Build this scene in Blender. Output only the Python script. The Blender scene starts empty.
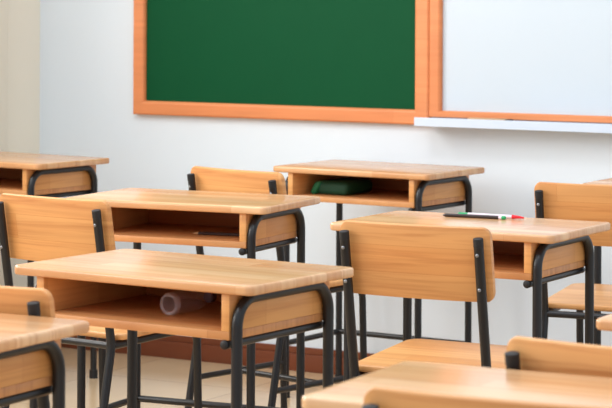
import bpy, bmesh, math, random
from mathutils import Vector, Matrix

random.seed(7)
scene = bpy.context.scene
COL = scene.collection
PI = math.pi
R = math.radians

# ------------------------------------------------------------------ camera
CAM_Z = 1.3527
cam_data = bpy.data.cameras.new('camera')
cam = bpy.data.objects.new('camera', cam_data)
COL.objects.link(cam)
F_PX, H0 = 2311.07, -10.13
cam_data.sensor_width = 36.0
cam_data.lens = 36.0 * F_PX / 612.0
cam_data.shift_y = -(204.0 - H0) / 612.0
cam_data.clip_start = 0.05
cam_data.clip_end = 60
cam.matrix_world = (Matrix.Translation((0, 0, CAM_Z)) @ Matrix.Rotation(R(30.14), 4, 'Z')
                    @ Matrix.Rotation(R(90), 4, 'X') @ Matrix.Rotation(R(0.26), 4, 'Z'))
cam_data.dof.use_dof = True
cam_data.dof.focus_distance = 5.6
cam_data.dof.aperture_fstop = 11.0
scene.camera = cam

# ------------------------------------------------------------------ world, lights, exposure
world = bpy.data.worlds.new('world')
scene.world = world
world.use_nodes = True
bg = world.node_tree.nodes['Background']
bg.inputs['Color'].default_value = (0.80, 0.90, 1.0, 1)
bg.inputs['Strength'].default_value = 0.96


def area_light(name, loc, target, sx, sy, power, color):
    d = bpy.data.lights.new(name, 'AREA')
    d.shape = 'RECTANGLE'
    d.size, d.size_y, d.energy, d.color = sx, sy, power, color
    o = bpy.data.objects.new(name, d)
    COL.objects.link(o)
    o.location = loc
    o.rotation_euler = (Vector(target) - Vector(loc)).to_track_quat('-Z', 'Y').to_euler()
    return o


# daylight through the three windows of the left wall, ceiling lamps over the class
for wy in (0.9, 3.0, 5.1):
    area_light('window_daylight', (-5.55, wy, 2.15), (-2.4, wy + 0.2, 0.7), 1.6, 1.4, 68, (1.0, 0.97, 0.93))
for lx, ly in ((-3.6, 4.9), (-1.2, 3.6), (-3.2, 2.0)):
    area_light('ceiling_lamp', (lx, ly, 3.1), (lx, ly, 0), 1.3, 0.6, 24, (0.97, 0.99, 1.0))

scene.view_settings.view_transform = 'Standard'
scene.view_settings.look = 'None'
scene.view_settings.gamma = 1.0
scene.view_settings.use_curve_mapping = False
scene.view_settings.exposure = 0.05

# ------------------------------------------------------------------ materials


def srgb(r, g, b):
    def c(v):
        v /= 255.0
        return v / 12.92 if v <= 0.04045 else ((v + 0.055) / 1.055) ** 2.4
    return (c(r), c(g), c(b), 1.0)


class NT:
    def __init__(self, name):
        self.m = bpy.data.materials.new(name)
        self.m.use_nodes = True
        self.t = self.m.node_tree
        self.b = self.t.nodes['Principled BSDF']

    def n(self, kind, **kw):
        nd = self.t.nodes.new(kind)
        for k, v in kw.items():
            if k in nd.inputs:
                nd.inputs[k].default_value = v
            else:
                setattr(nd, k, v)
        return nd

    def l(self, a, b):
        self.t.links.new(a, b)


def plain(name, col, rough=0.5, metallic=0.0, noise=0.0, nscale=40.0, coat=0.0, bump=0.0):
    k = NT(name)
    k.b.inputs['Base Color'].default_value = col
    k.b.inputs['Roughness'].default_value = rough
    k.b.inputs['Metallic'].default_value = metallic
    if coat:
        k.b.inputs['Coat Weight'].default_value = coat
        k.b.inputs['Coat Roughness'].default_value = 0.2
    if noise or bump:
        tc = k.n('ShaderNodeTexCoord')
        nz = k.n('ShaderNodeTexNoise', Scale=nscale, Detail=4.0)
        k.l(tc.outputs['Object'], nz.inputs['Vector'])
        if noise:
            mx = k.n('ShaderNodeMix', data_type='RGBA')
            k.l(nz.outputs['Fac'], mx.inputs[0])
            mx.inputs[6].default_value = tuple(c * (1 - noise) for c in col[:3]) + (1,)
            mx.inputs[7].default_value = tuple(min(1, c * (1 + noise)) for c in col[:3]) + (1,)
            k.l(mx.outputs[2], k.b.inputs['Base Color'])
        if bump:
            bp = k.n('ShaderNodeBump', Strength=bump, Distance=0.001)
            k.l(nz.outputs['Fac'], bp.inputs['Height'])
            k.l(bp.outputs['Normal'], k.b.inputs['Normal'])
    return k.m


def wood(name, ca, cb, grain, axes, plank=(0.34, 0.06), rough=0.3, var=1.0, spec=0.5):
    """Finger-jointed board wood. axes: which object axes run along and across the planks."""
    k = NT(name)
    tc = k.n('ShaderNodeTexCoord')
    sp = k.n('ShaderNodeSeparateXYZ')
    k.l(tc.outputs['Object'], sp.inputs[0])
    info = k.n('ShaderNodeObjectInfo')
    off = k.n('ShaderNodeMath', operation='MULTIPLY')
    k.l(info.outputs['Random'], off.inputs[0])
    off.inputs[1].default_value = 3.7
    addx = k.n('ShaderNodeMath', operation='ADD')
    k.l(sp.outputs[axes[0]], addx.inputs[0])
    k.l(off.outputs[0], addx.inputs[1])
    addy = k.n('ShaderNodeMath', operation='ADD')
    k.l(sp.outputs[axes[1]], addy.inputs[0])
    addy.inputs[1].default_value = 2.013
    cb_ = k.n('ShaderNodeCombineXYZ')
    k.l(addx.outputs[0], cb_.inputs[0])
    k.l(addy.outputs[0], cb_.inputs[1])
    br = k.n('ShaderNodeTexBrick')
    br.offset = 0.37
    br.inputs['Scale'].default_value = 1.0
    br.inputs['Brick Width'].default_value = plank[0]
    br.inputs['Row Height'].default_value = plank[1]
    br.inputs['Mortar Size'].default_value = 0.0006
    br.inputs['Mortar Smooth'].default_value = 0.6
    br.inputs['Color1'].default_value = ca
    br.inputs['Color2'].default_value = cb
    br.inputs['Mortar'].default_value = tuple(0.5 * a + 0.5 * g for a, g in zip(cb, grain))
    k.l(cb_.outputs[0], br.inputs['Vector'])
    # long grain, shifted from plank to plank
    mp = k.n('ShaderNodeMapping')
    mp.inputs['Scale'].default_value = (2.2, 55, 1)
    k.l(cb_.outputs[0], mp.inputs['Vector'])
    sh = k.n('ShaderNodeVectorMath', operation='ADD')
    k.l(mp.outputs[0], sh.inputs[0])
    k.l(br.outputs['Color'], sh.inputs[1])
    n1 = k.n('ShaderNodeTexNoise', Scale=1.0, Detail=5.0, Roughness=0.6, Distortion=0.8)
    k.l(sh.outputs[0], n1.inputs['Vector'])
    r1 = k.n('ShaderNodeMapRange')
    r1.inputs['From Min'].default_value = 0.46
    r1.inputs['From Max'].default_value = 0.76
    r1.inputs['To Max'].default_value = 0.75 * var
    k.l(n1.outputs['Fac'], r1.inputs['Value'])
    mx = k.n('ShaderNodeMix', data_type='RGBA')
    k.l(r1.outputs[0], mx.inputs[0])
    k.l(br.outputs['Color'], mx.inputs[6])
    mx.inputs[7].default_value = grain
    # broad tone drift
    n2 = k.n('ShaderNodeTexNoise', Scale=3.0, Detail=2.0)
    mp2 = k.n('ShaderNodeMapping')
    mp2.inputs['Scale'].default_value = (0.8, 5, 1)
    k.l(cb_.outputs[0], mp2.inputs['Vector'])
    k.l(mp2.outputs[0], n2.inputs['Vector'])
    hs = k.n('ShaderNodeHueSaturation')
    r2 = k.n('ShaderNodeMapRange')
    r2.inputs['From Min'].default_value = 0.3
    r2.inputs['From Max'].default_value = 0.7
    r2.inputs['To Min'].default_value = 0.92
    r2.inputs['To Max'].default_value = 1.07
    k.l(n2.outputs['Fac'], r2.inputs['Value'])
    k.l(r2.outputs[0], hs.inputs['Value'])
    k.l(mx.outputs[2], hs.inputs['Color'])
    k.l(hs.outputs[0], k.b.inputs['Base Color'])
    k.b.inputs['Roughness'].default_value = rough
    k.b.inputs['Specular IOR Level'].default_value = spec
    bp = k.n('ShaderNodeBump', Strength=0.06, Distance=0.001)
    k.l(n1.outputs['Fac'], bp.inputs['Height'])
    k.l(bp.outputs['Normal'], k.b.inputs['Normal'])
    return k.m


W_A, W_B, W_G = srgb(226, 178, 118), srgb(212, 158, 98), srgb(178, 116, 62)
M = {}
M['top'] = wood('wood_desktop', srgb(230, 184, 138), srgb(212, 156, 106), srgb(190, 126, 78), ('X', 'Y'), (0.42, 0.055), 0.2, 0.9, 0.6)
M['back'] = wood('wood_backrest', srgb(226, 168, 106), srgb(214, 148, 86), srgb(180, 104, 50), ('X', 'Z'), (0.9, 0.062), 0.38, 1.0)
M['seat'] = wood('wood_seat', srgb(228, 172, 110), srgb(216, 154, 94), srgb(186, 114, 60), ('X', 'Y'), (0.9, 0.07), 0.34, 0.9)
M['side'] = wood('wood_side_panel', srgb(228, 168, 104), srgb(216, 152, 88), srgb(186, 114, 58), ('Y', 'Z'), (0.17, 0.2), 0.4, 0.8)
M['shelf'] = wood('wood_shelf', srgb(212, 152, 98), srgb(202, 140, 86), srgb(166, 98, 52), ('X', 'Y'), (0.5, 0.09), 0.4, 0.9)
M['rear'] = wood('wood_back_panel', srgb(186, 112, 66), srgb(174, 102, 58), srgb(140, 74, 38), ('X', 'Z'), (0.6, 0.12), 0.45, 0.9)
M['tube'] = plain('black_painted_steel', srgb(20, 20, 23), 0.36, 0.0, 0.15, 60)
M['rubber'] = plain('black_rubber', srgb(26, 26, 28), 0.6, 0, 0.1, 50)
M['bolt'] = plain('zinc_bolt', srgb(150, 152, 156), 0.4, 0.9, 0.05, 80)
M['wall'] = plain('wall_paint', srgb(227, 236, 244), 0.7, 0, 0.012, 1.3, bump=0.02)
M['wall_side'] = plain('side_wall_paint', srgb(238, 230, 212), 0.75, 0, 0.02, 1.1, bump=0.02)
M['skirting'] = plain('brown_skirting', srgb(120, 62, 38), 0.4, 0, 0.12, 9)
M['frame'] = wood('orange_frame_wood', srgb(232, 146, 92), srgb(226, 138, 84), srgb(206, 116, 64), ('X', 'Z'), (2.0, 0.4), 0.45, 0.5)
M['green'] = plain('green_chalkboard', srgb(0, 76, 42), 0.6, 0, 0.06, 6, bump=0.03)
M['green'].node_tree.nodes['Principled BSDF'].inputs['Specular IOR Level'].default_value = 0.15
M['white'] = plain('whiteboard_enamel', srgb(206, 218, 228), 0.22, 0, 0.006, 2)
M['tray'] = plain('white_tray_metal', srgb(210, 223, 240), 0.4, 0, 0.01, 6)
M['window'] = plain('white_window_frame', srgb(235, 236, 236), 0.4, 0, 0.02, 5)


def floor_mat():
    k = NT('beige_floor_tiles')
    tc = k.n('ShaderNodeTexCoord')
    br = k.n('ShaderNodeTexBrick')
    br.offset = 0.0
    br.inputs['Scale'].default_value = 1.0
    br.inputs['Brick Width'].default_value = 0.6
    br.inputs['Row Height'].default_value = 0.6
    br.inputs['Mortar Size'].default_value = 0.003
    br.inputs['Color1'].default_value = srgb(216, 186, 148)
    br.inputs['Color2'].default_value = srgb(210, 178, 140)
    br.inputs['Mortar'].default_value = srgb(180, 152, 120)
    mp = k.n('ShaderNodeMapping')
    mp.inputs['Location'].default_value = (10.1, 10.14, 0)
    k.l(tc.outputs['Object'], mp.inputs['Vector'])
    k.l(mp.outputs[0], br.inputs['Vector'])
    nz = k.n('ShaderNodeTexNoise', Scale=7.0, Detail=5.0)
    k.l(tc.outputs['Object'], nz.inputs['Vector'])
    hs = k.n('ShaderNodeHueSaturation')
    r2 = k.n('ShaderNodeMapRange')
    r2.inputs['To Min'].default_value = 0.93
    r2.inputs['To Max'].default_value = 1.06
    k.l(nz.outputs['Fac'], r2.inputs['Value'])
    k.l(r2.outputs[0], hs.inputs['Value'])
    k.l(br.outputs['Color'], hs.inputs['Color'])
    k.l(hs.outputs[0], k.b.inputs['Base Color'])
    k.b.inputs['Roughness'].default_value = 0.16
    return k.m


M['floor'] = floor_mat()

# ------------------------------------------------------------------ mesh helpers


def finish(name, bm, mat, parent=None, smooth=True, angle=35):
    bmesh.ops.recalc_face_normals(bm, faces=bm.faces)
    me = bpy.data.meshes.new(name)
    bm.to_mesh(me)
    bm.free()
    for m in (mat if isinstance(mat, (list, tuple)) else [mat]):
        me.materials.append(m)
    if smooth:
        for p in me.polygons:
            p.use_smooth = True
        me.set_sharp_from_angle(angle=R(angle))
    o = bpy.data.objects.new(name, me)
    COL.objects.link(o)
    if parent is not None:
        o.parent = parent
    return o


def box_bm(bm, x0, x1, y0, y1, z0, z1, bev=0.0, seg=2):
    v = bmesh.ops.create_cube(bm, size=1.0)['verts']
    for q in v:
        q.co = Vector(((x0 + x1) / 2 + q.co.x * (x1 - x0), (y0 + y1) / 2 + q.co.y * (y1 - y0),
                       (z0 + z1) / 2 + q.co.z * (z1 - z0)))
    if bev:
        ed = list({e for q in v for e in q.link_edges})
        bmesh.ops.bevel(bm, geom=ed, offset=bev, segments=seg, profile=0.5, affect='EDGES')


def box(name, b, mat, parent=None, bev=0.002):
    bm = bmesh.new()
    box_bm(bm, *b, bev)
    return finish(name, bm, mat, parent)


def round_outline(pts, rad, n=7):
    """Round the corners of a 2D polygon."""
    out = []
    N = len(pts)
    for i in range(N):
        p, a, b = Vector(pts[i]), Vector(pts[i - 1]), Vector(pts[(i + 1) % N])
        u, w = (a - p).normalized(), (b - p).normalized()
        ang = u.angle(w)
        r = rad[i] if isinstance(rad, (list, tuple)) else rad
        t = r / math.tan(ang / 2)
        c = p + (u + w).normalized() * (r / math.sin(ang / 2))
        s, e = p + u * t - c, p + w * t - c
        for j in range(n + 1):
            f = j / n
            ph = s.angle(e)
            q = (s * math.sin((1 - f) * ph) + e * math.sin(f * ph)) / math.sin(ph)
            out.append(c + q)
    return out


def slab_bm(outline, t, bev=0.004, seg=3):
    """Extruded outline in XY, top at z=0, bottom at z=-t, with rounded rims."""
    bm = bmesh.new()
    prof = []
    for j in range(seg + 1):
        a = j / seg * PI / 2
        prof.append((bev * (1 - math.sin(a)), -bev * (1 - math.cos(a))))
    # from top inset ring to the side, then down to the bottom ring
    rings = [(i, z) for i, z in [(bev * (1 - math.sin(j / seg * PI / 2)), -bev * (1 - math.cos(j / seg * PI / 2))) for j in range(seg + 1)]]
    rings += [(i, -t - z) for i, z in reversed(rings)]
    n = len(outline)
    nor = []
    for i in range(n):
        d = (outline[(i + 1) % n] - outline[i - 1]).normalized()
        nor.append(Vector((-d.y, d.x)))
    area = sum(outline[i - 1].x * outline[i].y - outline[i].x * outline[i - 1].y for i in range(n))
    sgn = 1 if area > 0 else -1
    loops = []
    for ins, z in rings:
        loops.append([bm.verts.new((outline[i].x + nor[i].x * ins * sgn, outline[i].y + nor[i].y * ins * sgn, z)) for i in range(n)])
    for a, b in zip(loops[:-1], loops[1:]):
        for i in range(n):
            bm.faces.new((a[i], a[(i + 1) % n], b[(i + 1) % n], b[i]))
    bm.faces.new(loops[0])
    bm.faces.new(list(reversed(loops[-1])))
    return bm


def fillet_path(pts, rad, n=7):
    pts = [Vector(p) for p in pts]
    out = [pts[0]]
    for i in range(1, len(pts) - 1):
        p, a, b = pts[i], pts[i - 1], pts[i + 1]
        u, w = (a - p).normalized(), (b - p).normalized()
        ang = u.angle(w)
        r = rad[i - 1] if isinstance(rad, (list, tuple)) else rad
        if r <= 0 or ang > 3.1:
            out.append(p)
            continue
        t = r / math.tan(ang / 2)
        c = p + (u + w).normalized() * (r / math.sin(ang / 2))
        s, e = p + u * t - c, p + w * t - c
        ph = s.angle(e)
        for j in range(n + 1):
            f = j / n
            out.append(c + (s * math.sin((1 - f) * ph) + e * math.sin(f * ph)) / math.sin(ph))
    out.append(pts[-1])
    return out


def tube_bm(bm, path, r, seg=14, dome=0.0, r_end=None):
    """Round tube along a path, closed ends; dome rounds the ends off."""
    path = [Vector(p) for p in path]
    n = len(path)
    tan = []
    for i in range(n):
        a = path[max(i - 1, 0)]
        b = path[min(i + 1, n - 1)]
        tan.append((b - a).normalized())
    ref = Vector((1, 0, 0)) if abs(tan[0].x) < 0.9 else Vector((0, 0, 1))
    u = (ref - tan[0] * ref.dot(tan[0])).normalized()
    stations = []
    for i in range(n):
        if i:
            u = (u - tan[i] * u.dot(tan[i])).normalized()
        rr = r if r_end is None else r + (r_end - r) * i / (n - 1)
        stations.append((path[i], u.copy(), tan[i].cross(u), rr))
    if dome:
        a, b = stations[0], stations[-1]
        pre = [(a[0] - tan[0] * dome * math.sin(q), a[1], a[2], a[3] * math.cos(q)) for q in (1.3, 0.9, 0.45)]
        post = [(b[0] + tan[-1] * dome * math.sin(q), b[1], b[2], b[3] * math.cos(q)) for q in (0.45, 0.9, 1.3)]
        stations = pre + stations + post
    loops = []
    for p, a, b, rr in stations:
        loops.append([bm.verts.new(p + a * rr * math.cos(2 * PI * k / seg) + b * rr * math.sin(2 * PI * k / seg)) for k in range(seg)])
    for a, b in zip(loops[:-1], loops[1:]):
        for k in range(seg):
            bm.faces.new((a[k], a[(k + 1) % seg], b[(k + 1) % seg], b[k]))
    bm.faces.new(list(reversed(loops[0])))
    bm.faces.new(loops[-1])
    return bm


def tube(name, path, r, mat, parent=None, **kw):
    return finish(name, tube_bm(bmesh.new(), path, r, **kw), mat, parent, angle=50)


def lathe_bm(bm, prof, seg=24):
    """prof: (radius, height) along +Z."""
    loops = []
    for r, z in prof:
        loops.append([bm.verts.new((max(r, 1e-4) * math.cos(2 * PI * k / seg), max(r, 1e-4) * math.sin(2 * PI * k / seg), z)) for k in range(seg)])
    for a, b in zip(loops[:-1], loops[1:]):
        for k in range(seg):
            bm.faces.new((a[k], a[(k + 1) % seg], b[(k + 1) % seg], b[k]))
    bm.faces.new(list(reversed(loops[0])))
    bm.faces.new(loops[-1])
    return bm


def thing(name, label, cat, loc=(0, 0, 0), rotz=0.0, group=None):
    o = bpy.data.objects.new(name, None)
    o.empty_display_size = 0.1
    COL.objects.link(o)
    o.location = loc
    o.rotation_euler = (0, 0, rotz)
    o['label'], o['category'] = label, cat
    if group:
        o['group'] = group
    return o


def struct(o):
    o['kind'] = 'structure'
    return o


# ------------------------------------------------------------------ room shell
WY = 7.09                      # face of the front wall
WX = -5.285                    # face of the left wall
struct(box('floor', (-5.5, 3.2, -2.5, 7.3, -0.1, 0.0), M['floor'], bev=0))
struct(box('wall_front', (-5.5, 3.2, WY, WY + 0.16, 0.0, 3.2), M['wall'], bev=0))
bm = bmesh.new()
SILL, HEAD = 1.42, 2.8
box_bm(bm, WX - 0.18, WX, -2.5, WY, 0.0, SILL)
box_bm(bm, WX - 0.18, WX, -2.5, WY, HEAD, 3.2)
piers = [(-2.5, 0.1), (1.7, 2.2), (3.8, 4.3), (5.9, WY)]
for a, b in piers:
    box_bm(bm, WX - 0.18, WX, a, b, SILL, HEAD)
struct(finish('wall_left', bm, M['wall_side'], smooth=False))
for i, (a, b) in enumerate(((0.1, 1.7), (2.2, 3.8), (4.3, 5.9))):
    bm = bmesh.new()
    x0, x1 = WX - 0.12, WX - 0.07
    for bx in ((a, a + .05, SILL, HEAD), (b - .05, b, SILL, HEAD), ((a + b) / 2 - .03, (a + b) / 2 + .03, SILL, HEAD),
               (a, b, SILL, SILL + .05), (a, b, HEAD - .05, HEAD)):
        box_bm(bm, x0, x1, bx[0], bx[1], bx[2], bx[3], 0.003)
    struct(finish('window_%d' % (i + 1), bm, M['window']))
# skirting: a board with a thin bead on its upper half
bm = bmesh.new()
box_bm(bm, WX, 3.2, WY - 0.012, WY, 0.0, 0.062, 0.002)
box_bm(bm, WX, 3.2, WY - 0.008, WY, 0.062, 0.086, 0.002)
struct(finish('baseboard_front', bm, M['skirting']))
bm = bmesh.new()
box_bm(bm, WX, WX + 0.012, -2.5, WY - 0.012, 0.0, 0.062, 0.002)
box_bm(bm, WX, WX + 0.008, -2.5, WY - 0.012, 0.062, 0.086, 0.002)
struct(finish('baseboard_left', bm, M['skirting']))
# slim pilaster running up the left wall
struct(box('trim_left', (WX, WX + 0.03, 6.62, 6.86, 0.086, 3.2), M['wall_side'], bev=0.012))


# ------------------------------------------------------------------ boards on the front wall
def mitred_frame(name, x0, x1, z0, z1, wl, wr, wb, wt, yf, yb, parent, mat):
    """Picture-frame moulding with mitred corners and a rounded front."""
    bm = bmesh.new()
    prof = [(0.0, 0.0), (0.0, 0.86), (0.10, 1.0), (0.80, 1.0), (0.93, 0.86), (1.0, 0.62), (1.0, 0.0)]   # (across, height)
    cor = [(x0, z0, wl, wb, 1, 1), (x1, z0, wr, wb, -1, 1), (x1, z1, wr, wt, -1, -1), (x0, z1, wl, wt, 1, -1)]
    rings = []
    for cx, cz, wx, wz, sx, sz in cor:
        rings.append([bm.verts.new((cx + sx * wx * a, yb + (yf - yb) * h, cz + sz * wz * a)) for a, h in prof])
    n = len(prof)
    for i in range(4):
        p, q = rings[i], rings[(i + 1) % 4]
        for k in range(n):
            bm.faces.new((p[k], p[(k + 1) % n], q[(k + 1) % n], q[k]))
    return finish(name, bm, mat, parent, angle=20)


YF = 7.062
k_ = YF / WY


def on_front(x, z):      # where a point sighted on the wall lies on the boards' front face
    return x * k_, CAM_Z + (z - CAM_Z) * k_


xa, za = on_front(-4.858, 0.889)
xi, zi = on_front(-4.810, 0.940)
xr, _ = on_front(-3.685, 0.942)
xj, _ = on_front(-3.629, 0.942)
cb = thing('chalkboard', 'green chalkboard in an orange wooden frame on the white wall', 'chalkboard', (xa, WY, 0))
cb_w = xj - xa
mitred_frame('frame', 0, cb_w, za, 2.12, xi - xa, xj - xr, zi - za, 0.05, YF - WY, -0.0005, cb, M['frame'])
box('writing_surface', (0.03, cb_w - 0.03, -0.008, -0.001, za + 0.03, 2.09), M['green'], cb, 0)

xw0 = xj + 0.0015
xw, zw = on_front(-3.583, 0.940)
_, zwo = on_front(-3.3, 0.917)
wb = thing('whiteboard', 'whiteboard in an orange wooden frame with a white pen tray below', 'whiteboard', (xw0, WY, 0))
wb_w = 1.30
mitred_frame('frame', 0, wb_w, zwo, 2.12, xw - xw0, xw - xw0, zw - zwo, 0.05, YF - WY + 0.001, -0.0005, wb, M['frame'])
box('writing_surface', (0.03, wb_w - 0.03, -0.008, -0.001, zwo + 0.016, 2.09), M['white'], wb, 0)
# pen tray: folded sheet, floor and raised front lip
TY = 6.985
kt = TY / WY
tx0 = -3.683 * kt - xw0
tz1, tz0 = CAM_Z + (0.9145 - CAM_Z) * kt, CAM_Z + (0.8845 - CAM_Z) * kt
tx1 = wb_w + 0.05
bm = bmesh.new()
box_bm(bm, tx0, tx1, TY - WY, TY - WY + 0.004, tz0, tz1, 0.001)
box_bm(bm, tx0, tx1, TY - WY + 0.004, YF - WY, tz0, tz0 + 0.004)
box_bm(bm, tx0, tx1, YF - WY - 0.004, YF - WY, tz0 + 0.004, tz0 + 0.012)
box_bm(bm, 0.02, tx1 - 0.07, YF - WY, -0.001, tz0, tz0 + 0.01)
finish('pen_tray', bm, M['tray'], wb, smooth=False)

# eraser lying in the tray
er = thing('board_eraser', 'slim tan eraser with a dark end lying in the white pen tray', 'eraser', (-3.36, 7.02, tz0 + 0.0035))
M['tan'] = plain('tan_eraser_wood', srgb(196, 158, 116), 0.5, 0, 0.1, 30)
M['felt'] = plain('dark_felt', srgb(74, 66, 62), 0.9, 0, 0.2, 200)
box('felt_pad', (-0.078, 0.062, -0.018, 0.018, 0.0, 0.012), M['felt'], er, 0.003)
box('handle', (-0.078, 0.062, -0.018, 0.018, 0.012, 0.029), M['tan'], er, 0.004)
box('end_grip', (0.0625, 0.08, -0.018, 0.018, 0.0, 0.0285), M['felt'], er, 0.004)


# ------------------------------------------------------------------ school desk
DW, DH = 0.604, 0.78
ROWS = 'wooden school desks'


def school_desk(label, x, y, yaw, h=DH, dd=0.384, zs=0.18):
    y += 0.012
    t = thing('school_desk', label, 'desk', (x, y, 0), R(yaw), ROWS)
    hw, hd = DW / 2, dd / 2
    ts = 0.020
    # desktop with rounded corners and softened rim
    ol = round_outline([(-hw, -hd), (hw, -hd), (hw, hd), (-hw, hd)], 0.019, 7)
    bm = slab_bm(ol, ts, 0.0055, 3)
    bmesh.ops.translate(bm, verts=bm.verts, vec=(0, 0, h))
    finish('desktop', bm, M['top'], t)
    bo = hw - 0.0595          # outer face of the book box
    zt, zb = h - ts, h - 0.111
    yf, yb = -hd + 0.012, hd - 0.012
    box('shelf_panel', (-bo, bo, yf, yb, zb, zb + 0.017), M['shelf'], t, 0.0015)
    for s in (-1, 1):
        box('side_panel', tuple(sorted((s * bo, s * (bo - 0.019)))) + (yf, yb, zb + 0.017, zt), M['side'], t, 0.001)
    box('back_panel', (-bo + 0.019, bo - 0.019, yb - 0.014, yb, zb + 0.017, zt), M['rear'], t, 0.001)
    r = 0.0113
    lx = hw - 0.048
    fy, ry = -hd + 0.022, hd - 0.035
    zc = zt - r
    for s in (-1, 1):
        p = fillet_path([(s * lx, fy, 0.012), (s * lx, fy, zc), (s * lx, ry, zc), (s * lx, ry, 0.012)], 0.055, 9)
        lf = tube('leg_frame', p, r, M['tube'], t)
        for yy in (fy, ry):
            tube('rubber_foot', [(s * lx, yy, 0.0), (s * lx, yy, 0.03)], 0.0145, M['rubber'], lf)
        xr_ = s * (lx - 2 * r)
        zr = zb - 0.0088
        rl = tube('shelf_rail', [(xr_, fy - 0.004, zr), (xr_, ry + 0.004, zr)], 0.0088, M['tube'], t)
        tube('end_cap', [(xr_, fy - 0.011, zr), (xr_, fy - 0.004, zr)], 0.0096, M['rubber'], rl, dome=0.004)
        tube('side_stretcher', [(s * lx, fy, zs), (s * lx, ry, zs)], 0.0095, M['tube'], t)
    tube('rear_stretcher', [(-lx, ry, zs), (lx, ry, zs)], 0.0095, M['tube'], t)
    return t


DESKS = dict(
    A=('light wooden school desk at the far left below bare wall, cut by the photo edge', -4.933, 6.432, -5.0, DH - .014),
    B=('light wooden school desk between the chalkboard and the desk with the bottle', -3.410, 5.258, 5.5, DH + .0096, 0.366, 0.20),
    C=('light wooden school desk nearest the boards, green pouch in its shelf', -3.6415, 6.7465, -3.2, DH - .0127),
    D=('large light wooden school desk at left with a clear bottle in its shelf', -2.6096, 3.9857, -3.25, DH + .002),
    E=('light wooden school desk with two pens lying on its top', -2.5353, 5.178, 1.0, DH - .0048),
    F=('blurred wooden school desk cut by the bottom edge at right, only its top showing', -1.352, 2.998, 3.0, DH, 0.366),
    G=('blurred wooden school desk in the bottom left corner, side and black frame showing', -2.615, 3.056, 1.5, DH),
    H=('wooden school desk at the right edge, only one rounded pale corner showing', -1.294, 3.932, 1.0, DH),
    I=('wooden school desk peeking over a chair back at the far right edge', -2.452, 6.556, 1.0, DH),
)
DO = {}
for key, args in DESKS.items():
    DO[key] = school_desk(*args)

# ------------------------------------------------------------------ school chair


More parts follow.
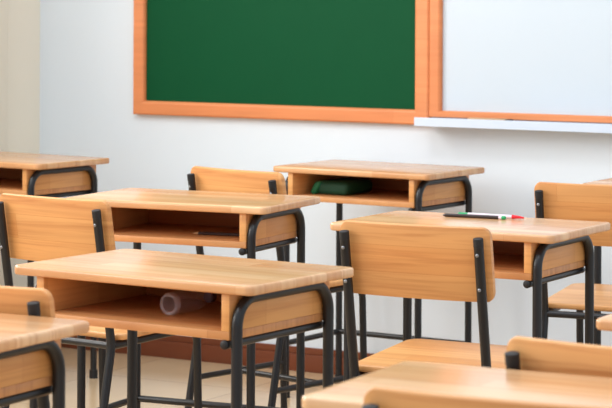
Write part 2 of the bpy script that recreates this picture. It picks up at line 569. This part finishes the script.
def school_chair():
    """Origin on the floor below the middle of the backrest's top edge; the sitter faces +Y."""
    t = thing('school_chair', '', 'chair', group='wooden school chairs')
    r = 0.0112
    sx = 0.1645
    ZS = 0.200
    zk, yk = 0.462, 0.046          # where seat rail meets the upright
    y0, z0 = -0.0135, 0.803        # top of the upright
    # backrest: gently curved plank, tilted with the uprights
    pw, ph, pt = 0.369, 0.171, 0.014
    tilt = math.atan2(yk - y0, z0 - zk)
    ol = round_outline([(-pw / 2, -ph), (pw / 2, -ph), (pw / 2, 0), (-pw / 2, 0)], 0.020, 7)
    bm = bmesh.new()
    nx = 24
    # grid the plank across so that it can bend
    xs = sorted({round(p.x, 5) for p in ol} | {-pw / 2 + pw * i / nx for i in range(nx + 1)})

    def zlim(x):
        rr = 0.020
        d = abs(x) - (pw / 2 - rr)
        return rr - math.sqrt(max(rr * rr - d * d, 0)) if d > 0 else 0.0
    ring = []
    bv = 0.004
    for x in xs:
        zl = zlim(x)
        sag = 0.009 * (1 - (x / (pw / 2)) ** 2)
        hi, lo = -zl, -ph + zl
        b = min(bv, (hi - lo) / 3)
        pr = [(0, hi - b), (b * .3, hi - b * .3), (b, hi), (pt - b, hi), (pt - b * .3, hi - b * .3), (pt, hi - b),
              (pt, lo + b), (pt - b * .3, lo + b * .3), (pt - b, lo), (b, lo), (b * .3, lo + b * .3), (0, lo + b)]
        ring.append([bm.verts.new((x, yy - sag, zz)) for yy, zz in pr])
    for a, b in zip(ring[:-1], ring[1:]):
        for i in range(12):
            bm.faces.new((a[i], a[(i + 1) % 12], b[(i + 1) % 12], b[i]))
    bm.faces.new(ring[0])
    bm.faces.new(list(reversed(ring[-1])))
    bmesh.ops.rotate(bm, verts=bm.verts, cent=(0, 0, 0), matrix=Matrix.Rotation(tilt, 3, 'X'))
    bmesh.ops.translate(bm, verts=bm.verts, vec=(0, 0.002, 0.827))
    finish('backrest', bm, M['back'], t, angle=40)
    # seat: rounded board rising a little to the front, dished at the middle
    ol = round_outline([(-0.186, 0.060), (0.186, 0.060), (0.196, 0.425), (-0.196, 0.425)], [0.02, 0.02, 0.035, 0.035], 7)
    bm = slab_bm(ol, 0.016, 0.005, 3)
    bmesh.ops.translate(bm, verts=bm.verts, vec=(0, -0.06, 0))
    bmesh.ops.rotate(bm, verts=bm.verts, cent=(0, 0, 0), matrix=Matrix.Rotation(R(2.0), 3, 'X'))
    bmesh.ops.translate(bm, verts=bm.verts, vec=(0, 0.06, 0.4905))
    finish('seat', bm, M['seat'], t)
    for s in (-1, 1):
        p = fillet_path([(s * sx, yk - 0.085, 0.012), (s * sx, yk, zk), (s * sx, y0, z0)], 0.12, 7)
        up = tube('rear_upright', p, r, M['tube'], t)
        tube('top_cap', [(s * sx, y0 + 0.0025, z0 - 0.016), (s * sx, y0 - 0.0005, z0 + 0.002)], r + 0.0003, M['rubber'], up, dome=0.0015)
        for zz in (0.768, 0.690):
            yy = y0 + (yk - y0) * (z0 - zz) / (z0 - zk)
            b = tube_bm(bmesh.new(), [(s * sx, yy - r - 0.0012, zz), (s * sx, yy - r + 0.004, zz)], 0.0040, seg=12, dome=0.001)
            o = finish('bolt', b, M['bolt'], up)
            o['label'] = 'silver bolt head'
        tube('rubber_foot', [(s * sx, yk - 0.0872, 0.0), (s * sx, yk - 0.0818, 0.03)], r + 0.0025, M['rubber'], up)
        p = fillet_path([(s * sx, yk + 0.004, zk), (s * sx, 0.385, zk + 0.0115), (s * sx, 0.400, 0.012)], 0.045, 8)
        fl = tube('front_leg', p, r - 0.0006, M['tube'], t)
        tube('rubber_foot', [(s * sx, 0.4, 0.0), (s * sx, 0.3995, 0.03)], r + 0.0025, M['rubber'], fl)
        tube('side_stretcher', [(s * sx, yk - 0.085 + 0.085 * ZS / zk, ZS), (s * sx, 0.396, ZS)], 0.0088, M['tube'], t)
    tube('seat_crossbar', [(-sx, yk, zk), (sx, yk, zk)], 0.0095, M['tube'], t)
    tube('seat_crossbar', [(-sx, 0.34, zk + 0.0098), (sx, 0.34, zk + 0.0098)], 0.0095, M['tube'], t)
    tube('cross_stretcher', [(-sx, 0.19, ZS), (sx, 0.19, ZS)], 0.0088, M['tube'], t)
    return t


def copy_tree(o, parent=None):
    c = o.copy()
    COL.objects.link(c)
    if parent is not None:
        c.parent = parent
        c.matrix_parent_inverse = o.matrix_parent_inverse.copy()
    for ch in list(o.children):
        copy_tree(ch, c)
    return c


HWP = 0.1835


def left_anchor(x, y, yaw):
    a = R(yaw)
    return x + HWP * math.cos(a), y + HWP * math.sin(a), yaw


def right_anchor(x, y, yaw):
    a = R(yaw)
    return x - HWP * math.cos(a), y - HWP * math.sin(a), yaw


CHAIRS = [
    ('large sharp wooden school chair in the middle, its back before the desk with pens', left_anchor(-2.579, 4.598, 3.2)),
    ('wooden school chair with its back against the far wall, left of the green pouch desk', (-3.567, 5.730, -12.0)),
    ('wooden school chair at the left edge, its tall back behind the bottle desk', right_anchor(-3.298, 4.698, -6.0)),
    ('wooden school chair at the right edge below the whiteboard, its seat showing', left_anchor(-2.644, 5.805, 7.0)),
    ('wooden school chair at lower right, low back strip just beyond the blurred desk top', left_anchor(-1.514, 3.222, -3.0)),
    ('nearest wooden school chair, blurred, only its back top at the bottom right edge', left_anchor(-1.4708, 2.686, 3.0)),
    ('wooden school chair at lower left, rounded back corner before the bottle desk', right_anchor(-2.435, 3.290, 0.5)),
]
proto = school_chair()
for i, (lab, (x, y, yaw)) in enumerate(CHAIRS):
    o = proto if i == 0 else copy_tree(proto)
    o.location = (x, y, 0)
    o.rotation_euler = (0, 0, R(yaw))
    o['label'] = lab
    if i in (4, 6):          # these two stand a few millimetres lower
        o.scale = (1, 1, 0.994)

# ------------------------------------------------------------------ things in and on the desks


def lay(o, a, b, z):
    """Put a thing modelled along +X so that its ends come to points a and b."""
    o.location = (a[0], a[1], z)
    o.rotation_euler = (0, 0, math.atan2(b[1] - a[1], b[0] - a[0]))


M['pen_black'] = plain('pen_black_plastic', srgb(44, 30, 30), 0.35, 0, 0.05, 50)
M['pen_white'] = plain('pen_pale_plastic', srgb(232, 214, 226), 0.3, 0, 0.03, 50)
M['pen_red'] = plain('pen_red_plastic', srgb(222, 28, 44), 0.35, 0, 0.04, 50)
M['pen_green'] = plain('pen_green_plastic', srgb(30, 160, 96), 0.35, 0, 0.05, 50)
ZT = DH - 0.0048
pen = thing('pen', 'black pen with a white and green end lying on the desk top', 'pen')
lay(pen, (-2.6602, 5.2841), (-2.4865, 5.2975), ZT + 0.0044)
pen.scale = (1.13, 1, 1)
tube('barrel', [(0.006, 0, 0), (0.135, 0, 0)], 0.0046, M['pen_black'], pen)
tube('tip', [(0.0, 0, -0.001), (0.006, 0, 0)], 0.0015, M['pen_black'], pen, r_end=0.0042)
tube('end_band', [(0.135, 0, 0), (0.142, 0, 0)], 0.0047, M['pen_white'], pen)['label'] = 'white band'
tube('end_cap', [(0.142, 0, 0), (0.149, 0, 0)], 0.0046, M['pen_green'], pen, dome=0.003)['label'] = 'green end'
pen2 = thing('pen', 'pale pen with a red cap and green tail lying on the desk top', 'pen')
lay(pen2, (-2.632, 5.320), (-2.4537, 5.323), ZT + 0.0054)
pen2.scale = (1.06, 1, 1)
tube('tail_plug', [(0.0, 0, 0), (0.024, 0, 0)], 0.0044, M['pen_green'], pen2, dome=0.002)['label'] = 'green tail'
tube('barrel', [(0.024, 0, 0), (0.140, 0, 0)], 0.0046, M['pen_white'], pen2)
tube('cap', [(0.140, 0, 0), (0.155, 0, 0), (0.170, 0, -0.001)], 0.0054, M['pen_red'], pen2, r_end=0.0022)['label'] = 'red tapered cap'


def in_desk(key, lx, ly, lz):
    lab, x, y, yaw, h = DESKS[key][:5]
    a = R(yaw)
    y += 0.012
    return (x + lx * math.cos(a) - ly * math.sin(a), y + lx * math.sin(a) + ly * math.cos(a), h - 0.094 + lz), a


# clear plastic bottle lying with its base towards us
k = NT('clear_plastic')
k.b.inputs['Base Color'].default_value = (0.82, 0.76, 0.86, 1)
k.b.inputs['Roughness'].default_value = 0.14
k.b.inputs['Alpha'].default_value = 0.055
M['clear'] = k.m
M['clear_base'] = k.m.copy()
M['clear_base'].name = 'clear_plastic_base'
M['clear_base'].node_tree.nodes['Principled BSDF'].inputs['Alpha'].default_value = 0.2
M['cap_plum'] = plain('plum_bottle_cap', srgb(92, 62, 82), 0.4, 0, 0.05, 60)
loc, a = in_desk('D', 0.015, -0.072, 0.0238)
bt = thing('bottle', 'clear plastic bottle lying on its side in the desk shelf', 'bottle', loc, a)
prof = [(0.006, 0.012), (0.012, 0.004), (0.021, 0.0), (0.0265, 0.003), (0.0290, 0.012), (0.0290, 0.030), (0.0280, 0.034), (0.0290, 0.038),
        (0.0290, 0.060), (0.0280, 0.064), (0.0290, 0.068), (0.0290, 0.095), (0.0270, 0.112), (0.020, 0.130), (0.0125, 0.142), (0.0115, 0.152)]
prof = [(r * 0.8, z * 0.9) for r, z in prof]
inner = [(r - 0.0012, z + (0.0012 if i < 3 else 0)) for i, (r, z) in enumerate(prof)]
rot_b = Matrix.Rotation(R(0), 3, 'Z') @ Matrix.Rotation(R(-90), 3, 'X')
bm = bmesh.new()
loops = []
for r, z in prof + list(reversed(inner)):
    loops.append([bm.verts.new((r * math.cos(2 * PI * q / 28), r * math.sin(2 * PI * q / 28), z)) for q in range(28)])
for p, q in zip(loops[:-1], loops[1:]):
    for i in range(28):
        bm.faces.new((p[i], p[(i + 1) % 28], q[(i + 1) % 28], q[i]))
bm.faces.new(list(reversed(loops[0])))
bm.faces.new(loops[-1])
bmesh.ops.rotate(bm, verts=bm.verts, cent=(0, 0, 0), matrix=rot_b)
finish('bottle_body', bm, M['clear'], bt)
bm = bmesh.new()
tor = [(0.0165, 0.0), (0.0215, -0.001), (0.0240, 0.004), (0.0240, 0.010), (0.0234, 0.010), (0.0225, 0.004), (0.0205, 0.0012), (0.0165, 0.002)]
loops = [[bm.verts.new((r * math.cos(2 * PI * q / 28), r * math.sin(2 * PI * q / 28), z)) for q in range(28)] for r, z in tor]
for p, q in zip(loops, loops[1:] + loops[:1]):
    for i in range(28):
        bm.faces.new((p[i], p[(i + 1) % 28], q[(i + 1) % 28], q[i]))
bmesh.ops.rotate(bm, verts=bm.verts, cent=(0, 0, 0), matrix=rot_b)
finish('base_ring', bm, M['clear_base'], bt)
bm = lathe_bm(bmesh.new(), [(0.010, 0.1372), (0.0118, 0.1376), (0.012, 0.151), (0.011, 0.153)], 24)
bmesh.ops.rotate(bm, verts=bm.verts, cent=(0, 0, 0), matrix=rot_b)
finish('screw_cap', bm, M['cap_plum'], bt)

# green pouch in the shelf of the desk by the boards
M['pouch'] = plain('green_pouch_cloth', srgb(6, 70, 46), 0.6, 0, 0.25, 25, bump=0.3)
M['pouch2'] = plain('green_pouch_flap', srgb(8, 112, 70), 0.5, 0, 0.2, 25, bump=0.3)
loc, a = in_desk('C', -0.122, -0.02, 0.0)
po = thing('pouch', 'dark green cloth pouch lying in the desk shelf', 'pouch', loc, a)
bm = bmesh.new()
box_bm(bm, -0.06, 0.06, -0.085, 0.085, 0.0, 0.046, 0.016, 4)
for v in bm.verts:
    v.co.z *= 1.0 - 0.18 * max(0, (v.co.x + 0.02) / 0.135) ** 2
    v.co.x += 0.15 * v.co.z
finish('bag', bm, M['pouch'], po)
bm = bmesh.new()
box_bm(bm, -0.085, -0.058, -0.09, 0.07, 0.0, 0.044, 0.010, 3)
for v in bm.verts:
    v.co.x += 0.55 * v.co.z
finish('folded_flap', bm, M['pouch2'], po)

# dark pencil in the shelf of the desk before the chalkboard
M['pencil'] = plain('dark_pencil_paint', srgb(52, 34, 34), 0.4, 0, 0.05, 60)
loc, a = in_desk('B', 0.1, -0.06, 0.0045)
pc = thing('pencil', 'dark pencil lying in the shelf of the desk before the chalkboard', 'pencil', loc, a + R(8))
tube('barrel', [(-0.05, 0, 0), (0.105, 0, 0)], 0.0043, M['pencil'], pc, seg=6)
tube('tip', [(-0.066, 0, -0.001), (-0.05, 0, 0)], 0.0009, M['tan'], pc, seg=6, r_end=0.0042)
